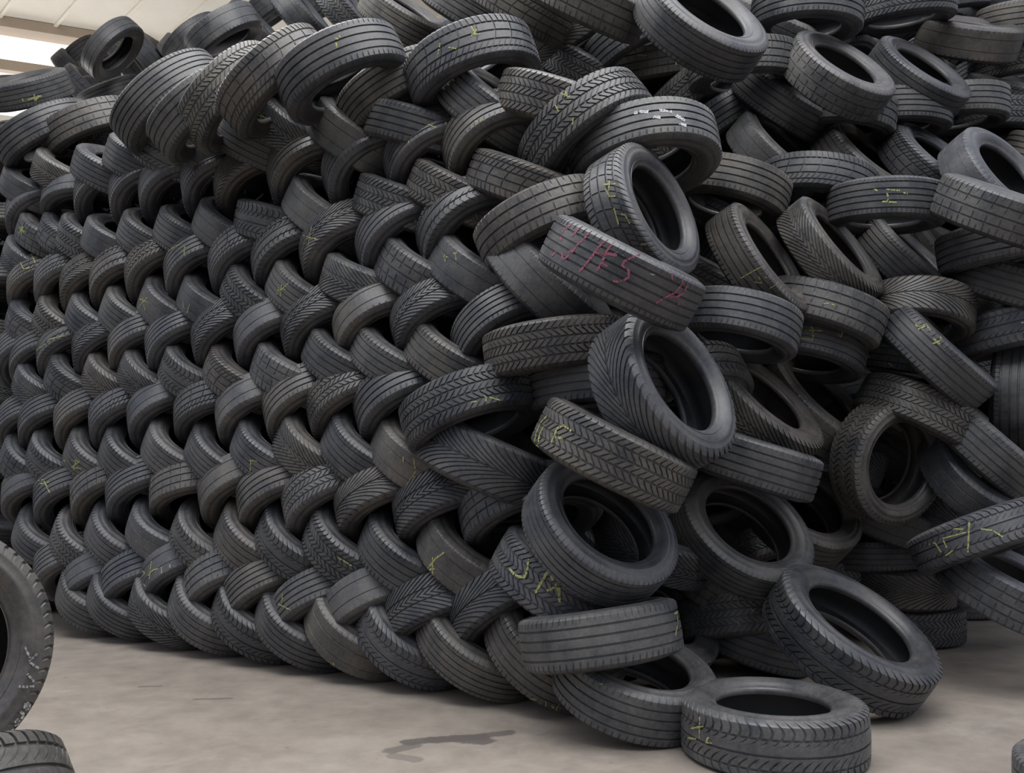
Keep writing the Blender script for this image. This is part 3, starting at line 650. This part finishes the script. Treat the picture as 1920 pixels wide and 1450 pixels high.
MARK('l11', 'R1', [[(925, 650), (895, 700), (850, 800)]]); MARK('l11', 'R1', [[(1110, 700), (1150, 690), (1205, 690)], [(1265, 680), (1350, 690)], [(1370, 708), (1430, 745)], [(1390, 760), (1440, 775)], [(1230, 722), (1280, 725)]], 'w', 0.016)
MARK('u75', 'R1', [[(1130, 340), (1200, 345)], [(1295, 320), (1330, 350)], [(1375, 350), (1375, 400)]], 'y', 0.007)
MARK('l10', 'R1', [[(965, 1110), (960, 1180)], [(920, 1140), (1000, 1135)], [(940, 1165), (965, 1215), (1000, 1212)], [(990, 1280), (1020, 1390)]], 'y', 0.007)
MARK('l10', 'R3', [[(990, 30), (1005, 80), (1020, 130)], [(1025, 72), (1060, 75), (1090, 130)], [(1150, 260), (1240, 255)]], 'y', 0.007)
MARK('l9', 'P', [[(430, 115), (340, 170), (300, 220)], [(505, 155), (450, 215), (420, 250)], [(610, 210), (540, 290), (470, 350), (430, 420), (400, 400)], [(285, 250), (310, 300), (300, 270)], [(400, 400), (370, 480), (320, 500), (310, 430)], [(250, 410), (200, 470)],
   [(790, 290), (700, 380), (640, 470), (570, 560), (500, 640)], [(870, 320), (800, 410), (750, 530), (690, 630)], [(650, 430), (900, 445), (900, 465), (800, 440)], [(730, 530), (810, 580)],
   [(1180, 460), (1110, 465), (990, 525), (970, 570), (1040, 620), (1040, 700), (960, 745), (870, 740)], [(1480, 590), (1510, 670), (1520, 730)], [(1640, 690), (1620, 780), (1540, 870), (1420, 930), (1340, 980)], [(1700, 740), (1650, 850), (1560, 920)], [(1440, 900), (1560, 920), (1640, 880)], [(1570, 950), (1590, 1000)]], 'p', 0.0085)
MARK('l9', 'P', [[(1260, 660), (1325, 672)], [(690, 232), (705, 236)], [(770, 230), (790, 245)], [(730, 250), (735, 258)]], 'w', 0.005)
MARK('l7', 'R5', [[(580, 130), (540, 170), (510, 240), (500, 300), (530, 320)], [(735, 228), (680, 190), (640, 210), (625, 250), (605, 295)], [(620, 262), (675, 270)], [(565, 180), (530, 250), (520, 320)]], 'y', 0.0095)
MARK('l5', 'R5', [[(465, 1010), (455, 1090), (435, 1135), (380, 1115), (345, 1075)], [(585, 1090), (550, 1150), (505, 1225)], [(600, 1110), (615, 1150)], [(570, 1215), (620, 1195), (655, 1195), (655, 1285)], [(630, 1165), (650, 1230)]], 'y', 0.0105)
MARK('w4_2', 'L5', [[(430, 520), (395, 560), (440, 600)], [(470, 590), (540, 600), (485, 640), (555, 650)], [(400, 620), (470, 720)], [(520, 580), (500, 660)]], 'y', 0.008)
MARK('w3_1', 'L5', [[(260, 755), (330, 740)], [(295, 725), (318, 770), (335, 810)], [(250, 735), (300, 720)]], 'y', 0.008)
MARK('w1_3', 'L7', [[(1030, 0), (1022, 60), (1015, 130)], [(1000, 110), (1040, 70), (1075, 60)], [(1095, 40), (1100, 110), (1150, 100), (1155, 30)], [(945, 60), (985, 90), (940, 140), (990, 180)]], 'y', 0.009)
MARK('w1_6', 'L8', [[(470, 225), (465, 300)], [(430, 295), (520, 340)], [(480, 390), (475, 450)], [(430, 360), (480, 440)]])
MARK('w0_6', 'L8', [[(735, 700), (760, 750)], [(800, 690), (800, 820)], [(740, 775), (880, 780)], [(810, 690), (820, 720)]], 'y', 0.006)
MARK('w2_7', 'L6', [[(840, 1250), (885, 1275), (940, 1310)]], 'y', 0.009)
MARK('w2_9', 'L6', [[(1575, 1215), (1510, 1260), (1450, 1335)], [(1490, 1240), (1490, 1390)], [(1440, 1340), (1505, 1330)]], 'y', 0.008)
MARK('w4_6', 'L6', [[(255, 580), (250, 665)], [(235, 590), (295, 600)]])
MARK('w4_9', 'L6', [[(1290, 560), (1290, 605)], [(1360, 570), (1370, 650)], [(1380, 660), (1310, 760)], [(1340, 700), (1390, 705)]])
MARK('w5_9', 'L6', [[(1350, 60), (1330, 120)], [(1320, 85), (1360, 100)]]); MARK('w5_7', 'L6', [[(300, 240), (308, 295)]], 'w', 0.006)
MARK('w0_9', 'R7', [[(395, 970), (440, 1005), (470, 990), (520, 1000)], [(570, 1000), (575, 1070)], [(600, 1030), (680, 1100)], [(660, 1020), (615, 1085)]])
MARK('l3', 'R7', [[(680, 815), (695, 845), (725, 825)], [(900, 905), (945, 890)], [(760, 905), (770, 925)]])
MARK('l4', 'R7', [[(1380, 450), (1388, 520), (1372, 600)], [(1360, 470), (1385, 455)]], 'y', 0.008)
MARK('front', 'R7', [[(1520, 1095), (1520, 1235)], [(1460, 1175), (1545, 1160)], [(1580, 1220), (1560, 1260), (1600, 1265)], [(1440, 1230), (1500, 1240)]], 'y', 0.007)
MARK('l18', 'R5', [[(180, 0), (205, 20), (200, 45)], [(150, 40), (110, 48)], [(215, 15), (290, 35)]])
MARK('l27', 'R4', [[(165, 230), (195, 285), (230, 325)], [(250, 350), (190, 395), (110, 440), (60, 470)], [(170, 450), (190, 500), (150, 490)], [(270, 430), (280, 470), (210, 460)], [(290, 500), (240, 530)]], 'y', 0.006)
MARK('l32', 'R2', [[(880, 1165), (905, 1178)], [(955, 1168), (1045, 1178)], [(965, 1185), (972, 1215)], [(930, 1245), (1025, 1250)], [(1060, 1190), (1095, 1195)], [(980, 1225), (960, 1250)]], 'y', 0.008)
MARK('l26', 'Q', [[(280, 160), (410, 178), (455, 290)], [(135, 285), (300, 290)], [(185, 245), (210, 270), (215, 360)], [(80, 355), (215, 370)], [(510, 230), (480, 290), (465, 350), (440, 320)], [(440, 250), (455, 285)]], 'y', 0.0075)
MARK('l25', 'Q', [[(300, 45), (350, 42), (410, 60)]], 'y', 0.006)
MARK('l37', 'Q', [[(1130, 225), (1165, 275), (1215, 250), (1205, 205)], [(1215, 205), (1270, 295)], [(1335, 285), (1365, 370)], [(1280, 410), (1375, 375)], [(1290, 350), (1360, 420)]], 'y', 0.0075)
MARK('l84', 'R4', [[(1800, 728), (1808, 745)]], 'w', 0.016); MARK('l38', 'R4', [[(970, 985), (1000, 1015)], [(845, 940), (860, 960)]], 'w', 0.008)
MARK('l56', 'R6', [[(1475, 770), (1470, 870), (1465, 975)], [(1370, 830), (1435, 832)], [(1460, 850), (1310, 890), (1335, 950)], [(1540, 830), (1620, 840), (1680, 880)], [(1220, 930), (1260, 915), (1300, 975)], [(1380, 960), (1320, 1000)], [(1335, 1030), (1370, 1065)]], 'y', 0.0075)
MARK('l51', 'R8', [[(40, 500), (52, 540)], [(120, 430), (150, 460)]])
MARK('b7', 'L1', [[(145, 665), (160, 690)], [(230, 635), (240, 685), (265, 650)], [(180, 680), (290, 650)]], 'y', 0.014)
MARK('b4', 'L1', star(520, 535, 30), 'y', 0.014)
MARK('w12_5', 'L1', star(1160, 985, 40)); MARK('w11_3', 'L1', [[(815, 1240), (810, 1290)], [(920, 1150), (990, 1140)], [(960, 1170), (955, 1190)]], 'w', 0.008)
MARK('stand', 'S', [[(240, 155), (270, 220), (300, 290)], [(385, 235), (350, 270), (295, 325), (345, 370), (390, 395)], [(265, 440), (300, 480), (345, 530)], [(165, 578), (250, 582), (345, 575)]], 'g', 0.006, True)
MARK('stand', 'S', [[(255, 735), (250, 800), (270, 820), (300, 790), (300, 755), (280, 745), (262, 790)], [(195, 825), (245, 860), (215, 905)], [(170, 905), (150, 940), (165, 975), (195, 950), (190, 920), (165, 905)], [(110, 985), (130, 1020), (105, 1060)], [(70, 1010), (85, 1060), (55, 1090)], [(35, 1040), (50, 1090)]], 'g', 0.006, True)
# ---------------------------------------------------------------- tires packed deeper in the heap, only glimpsed between the front ones
POLY = [(-60, 215), (60, 200), (150, 170), (215, 125), (300, 130), (420, 100), (500, 75), (570, 40), (620, -90), (2040, -90), (2040, 1090), (1800, 1090), (1640, 1060), (1330, 1190), (1000, 1230), (700, 1200), (80, 1120), (-60, 1080)]
def inside(x, y):
    c = False; j = len(POLY) - 1
    for i in range(len(POLY)):
        (xi, yi), (xj, yj) = POLY[i], POLY[j]
        if (yi > y) != (yj > y) and x < (xj - xi) * (y - yi) / (yj - yi) + xi: c = not c
        j = i
    return c
pr = [(project(t.matrix_world.translation)) for t in TIRES]
pr = [q for q, t in zip(pr, TIRES) if t['group']] if False else pr
FILLN = 0

def packed():
    global FILLN
    prof = [(0.19, -0.05), (0.20, -0.075), (0.25, -0.095), (0.295, -0.085), (0.305, -0.05), (0.297, -0.045), (0.297, -0.035), (0.31, -0.03), (0.31, 0.03), (0.297, 0.035), (0.297, 0.045), (0.305, 0.05), (0.295, 0.085), (0.25, 0.095), (0.20, 0.075), (0.19, 0.05), (0.285, 0.06), (0.285, -0.06)]
    S = 30; r2 = random.Random(3); K = len(prof)
    org = FLOOR_A - NRM * 0.9
    spots = []
    for kn in range(-3, 8):
        for kz in range(0, 18):
            for ku in range(-10, 26):
                p = org - NRM * (0.46 * kn) + U * (0.33 * ku + (0.165 if kz % 2 else 0)) + Z * (0.22 + 0.215 * kz)
                p += Vector((r2.uniform(-.03, .03), r2.uniform(-.03, .03), r2.uniform(-.02, .02)))
                x, y, d = project(p)
                if d < 1 or not inside(x, y): continue
                near = [q[2] for q in pr if (q[0] - x) ** 2 + (q[1] - y) ** 2 < 125 ** 2]
                if not near:
                    near = [q[2] for q in sorted(pr, key=lambda q: (q[0] - x) ** 2 + (q[1] - y) ** 2)[:3]]
                if not (max(near) + 0.40 < d < max(near) + 1.45): continue
                spots.append((p, wall_axis('/' if kz % 2 else '\\', 34 + r2.uniform(-6, 6))))
    def build(which):
        bm = bmesh.new()
        for p, ax in which:
            M = Matrix.Translation(p) @ frame_from_axis(ax, 0); rows = []
            for i in range(S):
                ph = 2 * math.pi * i / S; cc, ss = math.cos(ph), math.sin(ph)
                rows.append([bm.verts.new(M @ Vector((r * cc, r * ss, z))) for r, z in prof])
            for i in range(S):
                a, b = rows[i], rows[(i + 1) % S]
                for j in range(K): bm.faces.new((a[j], b[j], b[(j + 1) % K], a[(j + 1) % K]))
        me = bpy.data.meshes.new('packed_tires'); bm.to_mesh(me); bm.free(); return me
    me = build(spots)
    o = bpy.data.objects.new('packed_tires', me); C.objects.link(o)
    # which of them show most through the gaps: those become tires of their own
    bpy.context.view_layer.update(); dg = bpy.context.evaluated_depsgraph_get(); hits = {}; seen = {}
    for gy in range(0, 1450, 8):
        for gx in range(0, 1920, 8):
            ok, loc, nrm, idx, ob, _m = scene.ray_cast(dg, CAM, ray(gx, gy).normalized())
            if ok and ob.name == o.name:
                k = idx // (S * K); hits[k] = hits.get(k, 0) + 1; q = seen.setdefault(k, [0, 0]); q[0] += gx; q[1] += gy
    top = sorted(hits, key=lambda k: (-hits[k], k))[:34]
    zones = {}
    for k in top:
        x, y = seen[k][0] / hits[k], seen[k][1] / hits[k]
        zones.setdefault(('upper' if y < 480 else 'middle' if y < 860 else 'lower') + (' left' if x < 960 else ' right'), []).append((x, k))
    words = ORD + ['fourteenth', 'fifteenth', 'sixteenth', 'seventeenth', 'eighteenth', 'nineteenth', 'twentieth', 'twenty-first', 'twenty-second']
    place = {k: '%s from the left of the dark tires glimpsed in gaps, %s of the heap' % (words[i], zn) for zn, ks in zones.items() for i, (x, k) in enumerate(sorted(ks))}
    for k in top:
        p, ax = spots[k]
        tire(p, ax, 0.60, 0.185, None, None, place[k], 'dark tires glimpsed in the gaps of the heap', spin=k * 0.7)
    me2 = build([q for k, q in enumerate(spots) if k not in top]); o.data = me2
    for q in me2.polygons: q.use_smooth = True
    me2.set_sharp_from_angle(angle=math.radians(35)); me2.materials.append(M_SIDE)
    bpy.data.meshes.remove(me)
    o['kind'] = 'stuff'; o.color = (0.9, 0.92, 1, 1)
    o['label'] = 'dark tires packed deeper in the heap, glimpsed between the front ones'; o['category'] = 'tires'
    print('SEEN', len(hits), sum(hits.values()), [hits[k] for k in top][:5], [hits[k] for k in top][-3:])
packed()
